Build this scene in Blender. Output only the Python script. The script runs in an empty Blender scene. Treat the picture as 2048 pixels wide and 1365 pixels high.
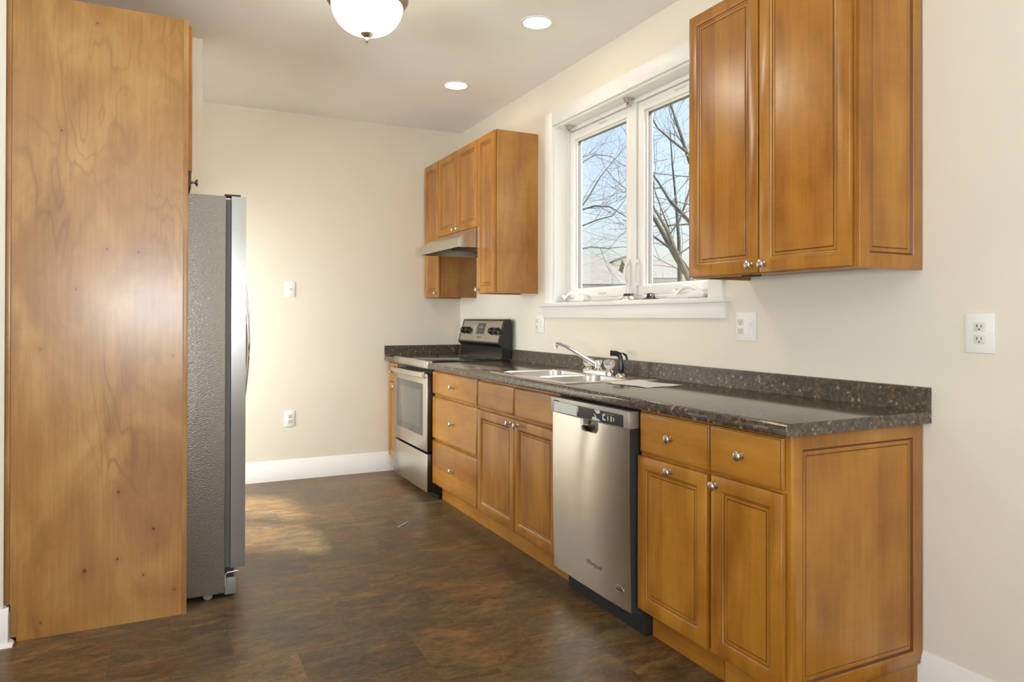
import bpy, bmesh, math, random
from mathutils import Vector, Matrix
I = 0.0254          # the plan below is in inches: X = distance from the window wall (negative into the room), Y = depth, Z = up
random.seed(7)
S = bpy.context.scene
COL = S.collection

# ------------------------------------------------------------------ camera
cd = bpy.data.cameras.new('camera'); cam = bpy.data.objects.new('camera', cd); COL.objects.link(cam)
yaw, pit, rol = math.radians(26.208), math.radians(0.252), math.radians(0.121)
fw = Vector((math.sin(yaw)*math.cos(pit), math.cos(yaw)*math.cos(pit), math.sin(pit)))
r0 = Vector((math.cos(yaw), -math.sin(yaw), 0)); u0 = r0.cross(fw)
r1 = r0*math.cos(rol) + u0*math.sin(rol); u1 = u0*math.cos(rol) - r0*math.sin(rol)
CAM = Vector((-88.046, -59.489, 47.826))
mw = Matrix((r1, u1, -fw)).transposed().to_4x4(); mw.translation = CAM*I
cam.matrix_world = mw
cd.sensor_width = 36; cd.lens = 1425.43/2048*36; cd.shift_y = -52.76/2048; cd.clip_start = 0.05; cd.clip_end = 500
S.camera = cam

# ------------------------------------------------------------------ exposure, sky, sun, daylight, added fill
S.view_settings.view_transform = 'Standard'; S.view_settings.look = 'None'
S.view_settings.gamma = 1; S.view_settings.use_curve_mapping = False
S.view_settings.exposure = 0.98
W = bpy.data.worlds.new('sky'); S.world = W; W.use_nodes = True
wn = W.node_tree.nodes; wl = W.node_tree.links
sky = wn.new('ShaderNodeTexSky'); sky.sky_type = 'NISHITA'; sky.sun_disc = False
sky.sun_elevation = math.radians(40); sky.sun_rotation = math.radians(110); sky.dust_density = 4.0; sky.air_density = 1.0
wl.new(sky.outputs[0], wn['Background'].inputs[0]); wn['Background'].inputs[1].default_value = 0.17
def lamp(name, kind, loc, direction, energy, color, **kw):
    d = bpy.data.lights.new(name, kind); o = bpy.data.objects.new(name, d); COL.objects.link(o)
    o.location = Vector(loc)*I; o.rotation_euler = Vector(direction).to_track_quat('-Z', 'Y').to_euler()
    d.energy = energy; d.color = color
    for k, v in kw.items(): setattr(d, k, v)
    return o
lamp('sun', 'SUN', (200, -100, 200), (-66, 46, -74), 7.5, (1, .95, .88), angle=math.radians(4))
# added area lamps outside unseen windows stand in for daylight, tilted up as fill
lamp('daylight_fill_rear', 'AREA', (-89, -258, 54), (0.05, 1, 2.4), 190, (.93, .97, 1), shape='RECTANGLE', size=56*I, size_y=52*I)
lamp('daylight_fill_side', 'AREA', (-238, -70, 46), (1, 0.1, 2.3), 188, (.93, .97, 1), shape='RECTANGLE', size=90*I, size_y=66*I)

lamp('daylight_door', 'AREA', (-121, 134.5, 42), (1, -.1, -1.0), 38, (.95, .98, 1), shape='RECTANGLE', size=34*I, size_y=78*I)

# ------------------------------------------------------------------ node helpers
def lin(r, g, b):
    f = lambda c: (c/255)/12.92 if c/255 <= .04045 else ((c/255+.055)/1.055)**2.4
    return (f(r), f(g), f(b), 1)
class Mat:
    def __init__(s, name):
        s.m = bpy.data.materials.new(name); s.m.use_nodes = True
        s.t = s.m.node_tree; s.b = s.t.nodes['Principled BSDF']
    def n(s, typ, **kw):
        q = s.t.nodes.new('ShaderNode'+typ)
        for k, v in kw.items(): setattr(q, k, v)
        return q
    def link(s, a, b): s.t.links.new(a, b)
    def coord(s, scale=(1, 1, 1), rot=(0, 0, 0), kind='Object', loc=(0, 0, 0)):
        c = s.n('TexCoord'); mp = s.n('Mapping'); mp.inputs['Scale'].default_value = scale
        mp.inputs['Rotation'].default_value = rot; mp.inputs['Location'].default_value = loc
        s.link(c.outputs[kind], mp.inputs[0]); return mp.outputs[0]
    def noise(s, vec, scale, detail=3, rough=.55, dist=0):
        q = s.n('TexNoise'); q.inputs['Scale'].default_value = scale; q.inputs['Detail'].default_value = detail
        q.inputs['Roughness'].default_value = rough; q.inputs['Distortion'].default_value = dist
        if vec is not None: s.link(vec, q.inputs['Vector'])
        return q.outputs['Fac']
    def ramp(s, fac, stops, interp='LINEAR'):
        q = s.n('ValToRGB'); e = q.color_ramp; e.interpolation = interp
        while len(e.elements) < len(stops): e.elements.new(.5)
        for el, (p, c) in zip(e.elements, stops): el.position = p; el.color = c
        s.link(fac, q.inputs[0]); return q.outputs[0]
    def mix(s, fac, a, b, mode='MIX'):
        q = s.n('Mix', data_type='RGBA', blend_type=mode)
        for v, k in ((fac, 0), (a, 6), (b, 7)):
            if hasattr(v, 'is_output'): s.link(v, q.inputs[k])
            else: q.inputs[k].default_value = v
        return q.outputs[2]
    def math(s, op, a, b=0):
        q = s.n('Math', operation=op)
        for v, k in ((a, 0), (b, 1)):
            if hasattr(v, 'is_output'): s.link(v, q.inputs[k])
            else: q.inputs[k].default_value = v
        return q.outputs[0]
    def bump(s, h, strength=.1, dist=.002):
        q = s.n('Bump'); q.inputs['Strength'].default_value = strength; q.inputs['Distance'].default_value = dist
        s.link(h, q.inputs['Height']); s.link(q.outputs[0], s.b.inputs['Normal'])
    def set(s, **kw):
        for k, v in kw.items():
            i = s.b.inputs[k.replace('_', ' ')]
            if hasattr(v, 'is_output'): s.link(v, i)
            else: i.default_value = v
        return s
def plain(name, col, rough=.5, metal=0, **kw):
    return Mat(name).set(Base_Color=col, Roughness=rough, Metallic=metal, **kw).m
def painted(name, col, rough=.6, bs=.05):
    m = Mat(name); v = m.coord()
    n = m.noise(v, 3, 3); c = m.mix(n, [x*.96 for x in col[:3]]+[1], [min(1, x*1.03) for x in col[:3]]+[1])
    m.set(Base_Color=c, Roughness=rough); m.bump(m.noise(v, 260, 2), bs, .0006); return m.m
def wood(name, dark, mid, light, axis, rough=.3, plank=.075, contrast=1.0, coat=.1):
    """maple: fine grain along one axis, blotches, and glued staves of slightly different tone"""
    m = Mat(name); sc = [34, 34, 34]; sc[axis] = 2.2
    oi = m.n('ObjectInfo'); add = m.n('VectorMath', operation='ADD'); c = m.n('TexCoord')
    rv = m.n('VectorMath', operation='SCALE'); rv.inputs[0].default_value = (3.1, 1.7, 2.3); m.link(oi.outputs['Random'], rv.inputs['Scale'])
    m.link(c.outputs['Object'], add.inputs[0]); m.link(rv.outputs[0], add.inputs[1]); base = add.outputs[0]
    mp = m.n('Mapping'); mp.inputs['Scale'].default_value = sc; m.link(base, mp.inputs[0])
    grain = m.noise(mp.outputs[0], 1.6, 5, .62, .6)
    sb = [5, 5, 5]; sb[axis] = 2.4
    mp2 = m.n('Mapping'); mp2.inputs['Scale'].default_value = sb; m.link(base, mp2.inputs[0])
    blot = m.noise(mp2.outputs[0], 1.3, 3, .5, .3)
    # staves across the other two axes
    sx = m.n('SeparateXYZ'); m.link(base, sx.inputs[0])
    oth = [a for a in range(3) if a != axis]
    su = m.math('ADD', sx.outputs[oth[0]], sx.outputs[oth[1]])
    fl = m.math('FLOOR', m.math('DIVIDE', su, plank))
    wn_ = m.n('TexWhiteNoise', noise_dimensions='1D'); m.link(fl, wn_.inputs['W'])
    # curl figure: faint bands across the grain
    sf = [6, 6, 6]; sf[axis] = 60
    mp3 = m.n('Mapping'); mp3.inputs['Scale'].default_value = sf; m.link(base, mp3.inputs[0])
    curl = m.noise(mp3.outputs[0], 1, 2, .5, .8)
    f = m.math('ADD', m.math('MULTIPLY', grain, .22), m.math('MULTIPLY', blot, .58))
    f = m.math('ADD', f, m.math('MULTIPLY', wn_.outputs['Value'], .10))
    f = m.math('ADD', f, m.math('MULTIPLY', curl, .07))
    k = .14*contrast
    col = m.ramp(f, [(.52-k*1.2, dark), (.52, mid), (.52+k*1.2, light)])
    m.set(Base_Color=col, Roughness=rough, Coat_Weight=coat, Coat_Roughness=.22)
    m.bump(grain, .04, .0006); return m.m
def steel(name, col, rough, axis, amt=.03, aniso=.75):
    """brushed stainless: lines along one axis, reflections drawn out across them"""
    m = Mat(name); sc = [420, 420, 420]; sc[axis] = 3
    n = m.noise(m.coord(sc), 1, 2)
    col = m.mix(n, [c*.93 for c in col[:3]]+[1], [min(1, c*1.06) for c in col[:3]]+[1])
    tg = m.n('CombineXYZ'); tg.inputs[2 if axis != 2 else 0].default_value = 1
    vt = m.n('VectorTransform', vector_type='VECTOR', convert_from='OBJECT', convert_to='WORLD'); m.link(tg.outputs[0], vt.inputs[0])
    m.set(Base_Color=col, Metallic=1.0, Roughness=rough, Anisotropic=aniso, Tangent=vt.outputs[0])
    return m.m

M = {}
M['wall'] = painted('cream wall paint', (.80, .745, .63, 1), .55)
M['ceil'] = painted('ceiling paint', (.91, .895, .86, 1), .8)
M['white'] = painted('white trim paint', (.86, .85, .82, 1), .35, .01)
M['vinyl'] = plain('white vinyl window frame', (.86, .85, .82, 1), .35)
HD, HM, HL = lin(146, 90, 24), lin(174, 117, 38), lin(190, 136, 54)
M['wood'] = wood('honey maple vertical', HD, HM, HL, 2)
M['wood_h'] = wood('honey maple along the run', HD, HM, HL, 1)
M['wood_side'] = wood('honey maple veneer side', lin(142, 92, 36), lin(164, 113, 52), lin(180, 132, 68), 2, plank=.6, contrast=.8)
M['glaze'] = plain('dark glaze in the grooves', lin(96, 52, 18), .4)
M['dark_brown'] = plain('dark brown lower strip', lin(62, 40, 28), .45)
M['black'] = plain('black enamel', (.012, .012, .012, 1), .22)
M['black_matte'] = plain('black plastic', (.02, .021, .022, 1), .5)
M['charcoal'] = plain('charcoal plastic', (.035, .037, .039, 1), .45)
M['rubber'] = plain('black rubber', (.015, .014, .013, 1), .6)
M['glass_black'] = plain('black ceramic glass', (.012, .012, .013, 1), .06)
M['nickel'] = plain('satin nickel', (.62, .58, .52, 1), .28, 1)
M['bronze'] = plain('aged pewter', (.24, .2, .16, 1), .3, 1)
M['chrome'] = plain('chrome', (.82, .82, .82, 1), .06, 1)
M['plastic'] = plain('white plastic', (.86, .86, .83, 1), .35)
M['ivory'] = plain('ivory plastic', (.74, .72, .64, 1), .35)
M['slot'] = plain('dark slot', (.05, .045, .04, 1), .6)
M['steel'] = steel('brushed stainless', (.66, .635, .58, 1), .27, 1)
M['steel_dw'] = steel('brushed stainless dishwasher', (.86, .845, .81, 1), .24, 1)
M['steel_sink'] = steel('satin stainless sink', (.70, .68, .64, 1), .22, 1, .03, .3)
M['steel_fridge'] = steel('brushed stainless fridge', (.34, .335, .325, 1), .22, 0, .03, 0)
M['grey'] = plain('grey plastic', (.23, .225, .21, 1), .4)
M['pocket'] = plain('pull pocket steel with painted shade', (.20, .18, .15, 1), .25, 1)  # recess shade put into the colour, darker than the door steel
M['panel_grey'] = plain('silver grey painted panel', (.50, .48, .45, 1), .38, .6)
M['film'] = plain('pale protective film', (.62, .66, .63, 1), .12)
M['tag'] = plain('pale label tab', (.70, .64, .52, 1), .5)
M['gasket'] = plain('grey door gasket', (.14, .14, .14, 1), .5)

def m_fridge_side():
    m = Mat('pebbled grey fridge side'); v = m.coord((1, 1, 1), (.0, .6, 0))
    n = m.noise(m.coord((110, 110, 220), (0, .7, 0)), 1, 2, .5, .4)
    m.set(Base_Color=lin(168, 165, 160), Metallic=.75, Roughness=.27); m.bump(n, .9, .0016); return m.m
M['fridge_side'] = m_fridge_side()

def m_counter(name, rough, spec):
    m = Mat(name); v = m.coord()
    a = m.n('TexVoronoi'); a.inputs['Scale'].default_value = 105; m.link(v, a.inputs['Vector'])
    sp = m.n('SeparateColor'); m.link(a.outputs['Color'], sp.inputs[0])
    big = m.noise(v, 38, 5, .65, .8)
    c1 = m.ramp(big, [(.3, lin(48, 42, 37)), (.46, lin(74, 64, 54)), (.58, lin(94, 80, 66)), (.72, lin(118, 102, 84))])
    c2 = m.ramp(sp.outputs[0], [(0, lin(44, 39, 36)), (.3, lin(66, 57, 49)), (.66, lin(92, 79, 64)), (.88, lin(120, 98, 70)), (.965, lin(172, 158, 132))], 'CONSTANT')
    col = m.mix(.52, c1, c2)
    m.set(Base_Color=col, Roughness=rough, Specular_IOR_Level=spec); return m.m
M['counter'] = m_counter('dark granite pattern laminate', .13, .9); M['splash'] = m_counter('dark granite pattern splash', .38, .5)

def m_floor():
    m = Mat('slate look vinyl tile'); c = m.n('TexCoord'); sx = m.n('SeparateXYZ'); m.link(c.outputs['Object'], sx.inputs[0])
    T = 16*I
    row = m.math('FLOOR', m.math('DIVIDE', sx.outputs[1], T))
    xs = m.math('ADD', m.math('DIVIDE', sx.outputs[0], T), m.math('MULTIPLY', row, .5))
    cx = m.math('FLOOR', xs)
    cv = m.n('CombineXYZ'); m.link(cx, cv.inputs[0]); m.link(row, cv.inputs[1])
    wn_ = m.n('TexWhiteNoise', noise_dimensions='2D'); m.link(cv.outputs[0], wn_.inputs['Vector'])
    off = m.n('VectorMath', operation='SCALE'); m.link(wn_.outputs['Color'], off.inputs[0]); off.inputs['Scale'].default_value = 7
    ad = m.n('VectorMath', operation='ADD'); m.link(c.outputs['Object'], ad.inputs[0]); m.link(off.outputs[0], ad.inputs[1])
    mp = m.n('Mapping'); mp.inputs['Scale'].default_value = (5, 13, 6); mp.inputs['Rotation'].default_value = (0, 0, -.15); m.link(ad.outputs[0], mp.inputs[0])
    n1 = m.noise(mp.outputs[0], 1.1, 8, .72, .9)
    n2 = m.noise(ad.outputs[0], 3.2, 3, .5, .3)
    mp4 = m.n('Mapping'); mp4.inputs['Scale'].default_value = (1, 2.2, 1); m.link(ad.outputs[0], mp4.inputs[0])
    n3 = m.noise(mp4.outputs[0], 38, 6, .75, .6)
    f = m.math('ADD', m.math('MULTIPLY', n1, .62), m.math('MULTIPLY', n3, .42))
    f = m.math('ADD', f, m.math('MULTIPLY', m.math('SUBTRACT', wn_.outputs['Value'], .6), .05))
    c1 = m.ramp(f, [(.34, lin(52, 38, 26)), (.44, lin(78, 59, 38)), (.52, lin(102, 77, 48)), (.6, lin(128, 97, 60)), (.72, lin(156, 126, 84))])
    c2 = m.ramp(f, [(.34, lin(48, 40, 28)), (.46, lin(78, 64, 44)), (.56, lin(98, 84, 58)), (.72, lin(138, 116, 80))])
    col = m.mix(m.ramp(n2, [(.42, (0, 0, 0, 1)), (.6, (1, 1, 1, 1))]), c1, c2)
    # thin seams
    fx = m.math('ABSOLUTE', m.math('SUBTRACT', m.math('FRACT', xs), .5)); fy = m.math('ABSOLUTE', m.math('SUBTRACT', m.math('FRACT', m.math('DIVIDE', sx.outputs[1], T)), .5))
    seam = m.math('GREATER_THAN', m.math('MAXIMUM', fx, fy), .4965)
    col = m.mix(m.math('MULTIPLY', seam, .35), col, lin(124, 98, 66))
    m.set(Base_Color=col, Roughness=m.math('ADD', m.math('MULTIPLY', n1, .25), .26), Specular_IOR_Level=.4); m.bump(f, .25, .0015); return m.m
M['floor'] = m_floor()

KNOTS = [(-95.6, 58.3, .35), (-93.9, 20.6, .5), (-89.0, 14.3, .5), (-98.4, 9.0, .6), (-94.0, 10.2, .35), (-86.0, 4.2, .3), (-104.0, 2.2, .3),
         (-91.3, 58.0, .4), (-99.7, 52.0, .3), (-104.2, 43.0, .18), (-86.3, 41.7, .2), (-101.6, 76.0, .3), (-97, 93, .25), (-90.4, 7.2, .3)]
def m_veneer():
    """rotary-cut pale maple: cathedral figure, flame blotches and a handful of pin knots"""
    m = Mat('pale maple veneer'); g = m.n('NewGeometry'); P = g.outputs['Position']
    mp = m.n('Mapping'); mp.inputs['Scale'].default_value = (3.4, 1, .75); m.link(P, mp.inputs[0])
    field = m.noise(mp.outputs[0], 1.25, 3, .5, .5)
    rings = m.math('SINE', m.math('MULTIPLY', field, 95))
    line = m.math('POWER', m.math('ADD', m.math('MULTIPLY', rings, .5), .5), 6)
    mp2 = m.n('Mapping'); mp2.inputs['Scale'].default_value = (90, 1, 4); m.link(P, mp2.inputs[0])
    fine = m.noise(mp2.outputs[0], 1, 4, .6)
    mp3 = m.n('Mapping'); mp3.inputs['Scale'].default_value = (4, 1, 2.2); m.link(P, mp3.inputs[0])
    blot = m.noise(mp3.outputs[0], 1.1, 4, .55, 1.2)
    f = m.math('ADD', m.math('MULTIPLY', blot, .75), m.math('MULTIPLY', fine, .25))
    col = m.ramp(f, [(.3, lin(146, 100, 44)), (.46, lin(164, 116, 54)), (.56, lin(176, 130, 66)), (.7, lin(190, 146, 82))])
    mask = m.ramp(m.noise(mp3.outputs[0], .6, 2), [(.45, (0, 0, 0, 1)), (.62, (1, 1, 1, 1))])
    col = m.mix(m.math('MULTIPLY', m.math('MULTIPLY', line, .5), mask), col, lin(122, 78, 36))
    for x, z, r in KNOTS:
        d = m.n('VectorMath', operation='SUBTRACT'); m.link(P, d.inputs[0]); d.inputs[1].default_value = (x*I, 66.9*I, z*I)
        s2 = m.n('VectorMath', operation='MULTIPLY'); m.link(d.outputs[0], s2.inputs[0]); s2.inputs[1].default_value = (1, 0, .8)
        ln = m.n('VectorMath', operation='LENGTH'); m.link(s2.outputs[0], ln.inputs[0])
        q = m.math('DIVIDE', ln.outputs['Value'], r*I)
        col = m.mix(m.math('MULTIPLY', m.ramp(m.math('DIVIDE', q, 8), [(0, (1, 1, 1, 1)), (.35, (.25, .25, .25, 1)), (1, (0, 0, 0, 1))]), .55), col, lin(140, 84, 44))
        col = m.mix(m.ramp(q, [(.2, (1, 1, 1, 1)), (.65, (0, 0, 0, 1))]), col, lin(88, 46, 20))
    m.set(Base_Color=col, Roughness=.32, Coat_Weight=.6, Coat_Roughness=.2); m.bump(fine, .03, .0005); return m.m
M['veneer'] = m_veneer()
M['edge'] = wood('pale maple edge band', lin(150, 104, 56), lin(174, 130, 80), lin(190, 150, 100), 2, plank=1.0, contrast=.8)

def m_glass():
    m = Mat('window glass'); nt = m.t; nt.nodes.remove(m.b); out = nt.nodes['Material Output']
    tr = m.n('BsdfTransparent'); tr.inputs[0].default_value = (.94, .95, .95, 1); gl = m.n('BsdfGlossy'); gl.inputs['Roughness'].default_value = .02
    lw = m.n('LayerWeight'); mx = m.n('MixShader')
    m.link(m.math('ADD', m.math('MULTIPLY', m.math('POWER', lw.outputs['Facing'], 4), .6), .03), mx.inputs[0]); m.link(tr.outputs[0], mx.inputs[1]); m.link(gl.outputs[0], mx.inputs[2]); m.link(mx.outputs[0], out.inputs[0]); return m.m
M['glass'] = m_glass()
M['acrylic'] = plain('clear acrylic', (.95, .94, .90, 1), .05, 0, Transmission_Weight=.75, IOR=1.45)
def emit(name, col, strength, base=(.9, .88, .8, 1)):
    return Mat(name).set(Base_Color=base, Roughness=.4, Emission_Color=col, Emission_Strength=strength).m
M['bulb'] = emit('lit recessed lens', (1, .84, .64, 1), 20.0)
M['bowl'] = emit('lit alabaster glass', (1, .92, .76, 1), 14.0, (.85, .78, .62, 1))
M['display'] = plain('dark display glass', (.05, .055, .05, 1), .1)
M['oven_glass'] = plain('grey oven glass', (.20, .195, .175, 1), .1, .35)
M['oven_border'] = plain('dark oven glass border', (.10, .098, .09, 1), .15)
M['mark'] = plain('pale printed mark', (.62, .62, .56, 1), .4)
M['mark_dark'] = plain('dark grey lettering', (.06, .06, .06, 1), .4)
M['paper'] = plain('white paper', (.80, .78, .75, 1), .7)
M['print'] = plain('faint grey print', (.62, .60, .58, 1), .7)
M['bark'] = Mat('grey bark'); _n = M['bark'].noise(M['bark'].coord((1, 1, .3)), 14, 4)
M['bark'].set(Base_Color=M['bark'].ramp(_n, [(.3, (.055, .055, .05, 1)), (.7, (.13, .125, .11, 1))]), Roughness=.9); M['bark'] = M['bark'].m
M['twig'] = plain('grey brown twig', (.15, .14, .13, 1), .9)
M['siding'] = Mat('white lap siding'); _w = M['siding'].n('TexWave', bands_direction='Z', wave_profile='SAW'); _w.inputs['Scale'].default_value = 2.2
M['siding'].link(M['siding'].coord(), _w.inputs[0]); M['siding'].set(Base_Color=(.86, .87, .84, 1), Roughness=.6); M['siding'].bump(_w.outputs['Fac'], .8, .03); M['siding'] = M['siding'].m
M['shingle'] = Mat('pale grey shingles'); _n = M['shingle'].noise(M['shingle'].coord((1, 1, 3)), 4, 5, .7)
M['shingle'].set(Base_Color=M['shingle'].ramp(_n, [(.3, (.14, .14, .13, 1)), (.7, (.22, .22, .205, 1))]), Roughness=.9); M['shingle'] = M['shingle'].m
M['shingle_dark'] = plain('dark shingles', (.16, .16, .17, 1), .9)
M['shutter'] = plain('grey shutter', (.22, .24, .24, 1), .6)
M['pane'] = plain('house window pane', (.30, .34, .36, 1), .1)
M['gutter'] = plain('grey gutter', (.36, .37, .36, 1), .5)
M['grass'] = Mat('winter lawn'); _n = M['grass'].noise(M['grass'].coord(), 1.5, 6, .7)
M['grass'].set(Base_Color=M['grass'].ramp(_n, [(.3, (.17, .17, .08, 1)), (.7, (.33, .30, .17, 1))]), Roughness=.95); M['grass'] = M['grass'].m

# ------------------------------------------------------------------ mesh builder
ORG = {}
class MB:
    def __init__(s): s.bm = bmesh.new()
    def box(s, x0, x1, y0, y1, z0, z1, b=0, mi=0, seg=2):
        x0, x1 = sorted((x0, x1)); y0, y1 = sorted((y0, y1)); z0, z1 = sorted((z0, z1))
        v = [s.bm.verts.new((x, y, z)) for x in (x0, x1) for y in (y0, y1) for z in (z0, z1)]
        fs = [s.bm.faces.new([v[i] for i in q]) for q in ((0, 1, 3, 2), (4, 6, 7, 5), (0, 4, 5, 1), (2, 3, 7, 6), (0, 2, 6, 4), (1, 5, 7, 3))]
        for f in fs: f.material_index = mi
        if b: bmesh.ops.bevel(s.bm, geom=list({e for f in fs for e in f.edges}), offset=b, segments=seg, affect='EDGES', profile=.5, material=mi)
        return s
    def ring(s, loops, caps=(True, True), mis=None, mi=0):
        """loops of equal length joined by quads"""
        L = [[s.bm.verts.new(p) for p in l] for l in loops]; n = len(L[0])
        for k in range(len(L)-1):
            for i in range(n):
                f = s.bm.faces.new((L[k][i], L[k][(i+1) % n], L[k+1][(i+1) % n], L[k+1][i])); f.material_index = mis[k] if mis else mi
        if caps[0]: f = s.bm.faces.new(L[0][::-1]); f.material_index = mis[0] if mis else mi
        if caps[1]: f = s.bm.faces.new(L[-1]); f.material_index = mis[-1] if mis else mi
        return s
    def tube(s, pts, rad, n=8, mi=0, flat=1):
        pts = [Vector(p) for p in pts]
        if not hasattr(rad, '__len__'): rad = [rad]*len(pts)
        loops = []; ref = None
        for i, p in enumerate(pts):
            t = (pts[min(i+1, len(pts)-1)] - pts[max(i-1, 0)]).normalized()
            if ref is None: ref = Vector((0, 0, 1)) if abs(t.z) < .9 else Vector((1, 0, 0))
            a = t.cross(ref).normalized(); b = a.cross(t).normalized(); ref = b
            loops.append([p + (a*math.cos(2*math.pi*k/n) + b*flat*math.sin(2*math.pi*k/n))*rad[i] for k in range(n)])
        return s.ring(loops, mi=mi)
    def lathe(s, prof, o, axis, n=24, mi=0, mis=None):
        """profile of (along, radius) around an axis"""
        o = Vector(o); ax = Vector(axis).normalized(); ref = Vector((0, 0, 1)) if abs(ax.z) < .9 else Vector((1, 0, 0))
        a = ax.cross(ref).normalized(); b = ax.cross(a)
        return s.ring([[o + ax*h + (a*math.cos(2*math.pi*k/n) + b*math.sin(2*math.pi*k/n))*max(r, .002) for k in range(n)] for h, r in prof], mi=mi, mis=mis)
    def prism(s, poly, axis, a0, a1, mi=0):
        def P(u, v, w): return {0: (w, u, v), 1: (u, w, v), 2: (u, v, w)}[axis]
        return s.ring([[P(u, v, a0) for u, v in poly], [P(u, v, a1) for u, v in poly]], mi=mi)
    def panel(s, f, w, h, prof, mis):
        """nested rectangles: prof = (inset, depth behind the front); f maps (u, v, depth) to a point"""
        loops = [[f(i, i, d), f(w-i, i, d), f(w-i, h-i, d), f(i, h-i, d)] for i, d in prof]
        return s.ring(loops, mis=mis)
    def build(s, name, mat, parent=None, origin=None, smooth=40):
        bmesh.ops.recalc_face_normals(s.bm, faces=s.bm.faces)
        if parent is not None: o0 = ORG[parent.name]
        else:
            if origin is None:
                c = [sum(v.co[i] for v in s.bm.verts)/len(s.bm.verts) for i in range(2)]; origin = (c[0], c[1], min(v.co.z for v in s.bm.verts))
            o0 = Vector(origin)
        for v in s.bm.verts: v.co = (v.co - o0)*I
        for f in s.bm.faces: f.smooth = True
        for e in s.bm.edges:
            e.smooth = len(e.link_faces) == 2 and e.calc_face_angle(3) < math.radians(smooth)
        me = bpy.data.meshes.new(name); s.bm.to_mesh(me); s.bm.free()
        for m in (mat if isinstance(mat, (list, tuple)) else [mat]): me.materials.append(M[m])
        o = bpy.data.objects.new(name, me); COL.objects.link(o)
        if parent is not None: o.parent = parent
        else: o.location = o0*I
        ORG[o.name] = o0
        return o
def tag(o, label=None, cat=None, group=None, kind=None):
    for k, v in (('label', label), ('category', cat), ('group', group), ('kind', kind)):
        if v: o[k] = v
    return o
def thing(name, label, cat, loc, group=None):
    o = bpy.data.objects.new(name, None); COL.objects.link(o); o.location = Vector(loc)*I; o.empty_display_size = .05
    ORG[o.name] = Vector(loc); return tag(o, label, cat, group)
def struct(name, mb, mat, parent=None):
    o = mb.build(name, mat, parent)
    if parent is None: o['kind'] = 'structure'
    return o

# ------------------------------------------------------------------ dimensions
CEIL, YB = 108.3, 157.9
DF = -24.3            # front of base doors
UF = -12.75           # front of wall cabinet doors
Y1, Y2, Y3, Y4, Y5 = 27.7, 51.9, 87.8, 117.5, 147.6

# ------------------------------------------------------------------ room shell
struct('floor', MB().box(-210, 5, -232, YB+4, -2, 0), 'floor')
# ceiling with round holes left out: cans are surface trims
struct('ceiling', MB().box(-210, 5, -232, YB+4, CEIL, CEIL+4), 'ceil')
struct('wall_back', MB().box(-210, 5, YB, YB+4, 0, CEIL), 'wall')
OW = (39.0, 95.7, 51.5, 95.7)      # window opening y0 y1 z0 z1
wr = MB()
wr.box(0, 5, -232, OW[0], 0, CEIL); wr.box(0, 5, OW[1], YB, 0, CEIL); wr.box(0, 5, OW[0], OW[1], 0, OW[2]); wr.box(0, 5, OW[0], OW[1], OW[3], CEIL)
struct('wall_right', wr, 'wall')
wl_ = MB(); wl_.prism([(-108.5, 66.2), (-108.5, 109.1), (-80.2, 109.1), (-80.2, 113.6), (-117, 113.6), (-117, 70.7), (-210, 70.7), (-210, 66.2)], 2, 0, CEIL)
wl_.box(-117, -113, 113.6, 116.5, 0, CEIL); wl_.box(-117, -113, 152.5, YB, 0, CEIL); wl_.box(-117, -113, 116.5, 152.5, 82, CEIL)
struct('wall_left', wl_, 'wall')
# glazed door in the recess beyond the fridge, out of sight behind it: the daylight on the lower back wall comes from here
dg = MB()
for q in ((116.5, 118, 0, 82), (151, 152.5, 0, 82), (118, 151, 80.5, 82), (118, 122.5, .3, 80.5), (146.5, 151, .3, 80.5), (122.5, 146.5, .3, 8), (122.5, 146.5, 76, 80.5)): dg.box(-116, -114, *q, .1)
struct('door_1', dg, 'white')
MB().box(-115.1, -114.9, 122.5, 146.5, 8, 76).build('glass_pane', 'glass', bpy.data.objects['door_1'])
w2 = MB(); RY = -225
w2.box(-210, -119, RY-4, RY, 0, CEIL); w2.box(-59, 0, RY-4, RY, 0, CEIL); w2.box(-119, -59, RY-4, RY, 0, 38); w2.box(-119, -59, RY-4, RY, 94, CEIL)
struct('wall_rear', w2, 'wall')
w3 = MB()
w3.box(-209, -205, -225, -115, 0, CEIL); w3.box(-209, -205, -25, 66.2, 0, CEIL); w3.box(-209, -205, -115, -25, 0, 27); w3.box(-209, -205, -115, -25, 93, CEIL)
struct('wall_far_left', w3, 'wall')
def base_prof(z=5.7, t=.55):
    return [(0, 0), (t, 0), (t, z-1.1), (t-.12, z-.95), (t-.14, z-.6), (t-.34, z-.2), (t-.4, z), (0, z)]
# baseboard along the back wall, from the hidden corner to the corner cabinet
b = MB(); b.prism([(YB-u, v) for u, v in base_prof(5.9)], 0, -113, -21.0)
struct('baseboard_back', b, 'white')
b = MB(); b.prism([(-u, v) for u, v in base_prof(5.2)], 1, -225, -0.05)
struct('baseboard_right', b, 'white')
b = MB(); b.prism([(66.2-u, v) for u, v in base_prof(5.5, .7)], 0, -205, -107.8)
b.prism([(-108.5+u, v) for u, v in base_prof(5.5, .7)], 1, 65.9, 68.6)
b.prism([(65.5-u, v) for u, v in [(0, 0), (.6, 0), (.52, .3), (.3, .52), (0, .6)]], 0, -205, -107.2)
b.prism([(-107.8+u, v) for u, v in [(0, 0), (.6, 0), (.52, .3), (.3, .52), (0, .6)]], 1, 65.2, 66.85)
struct('baseboard_left', b, 'white')

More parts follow.
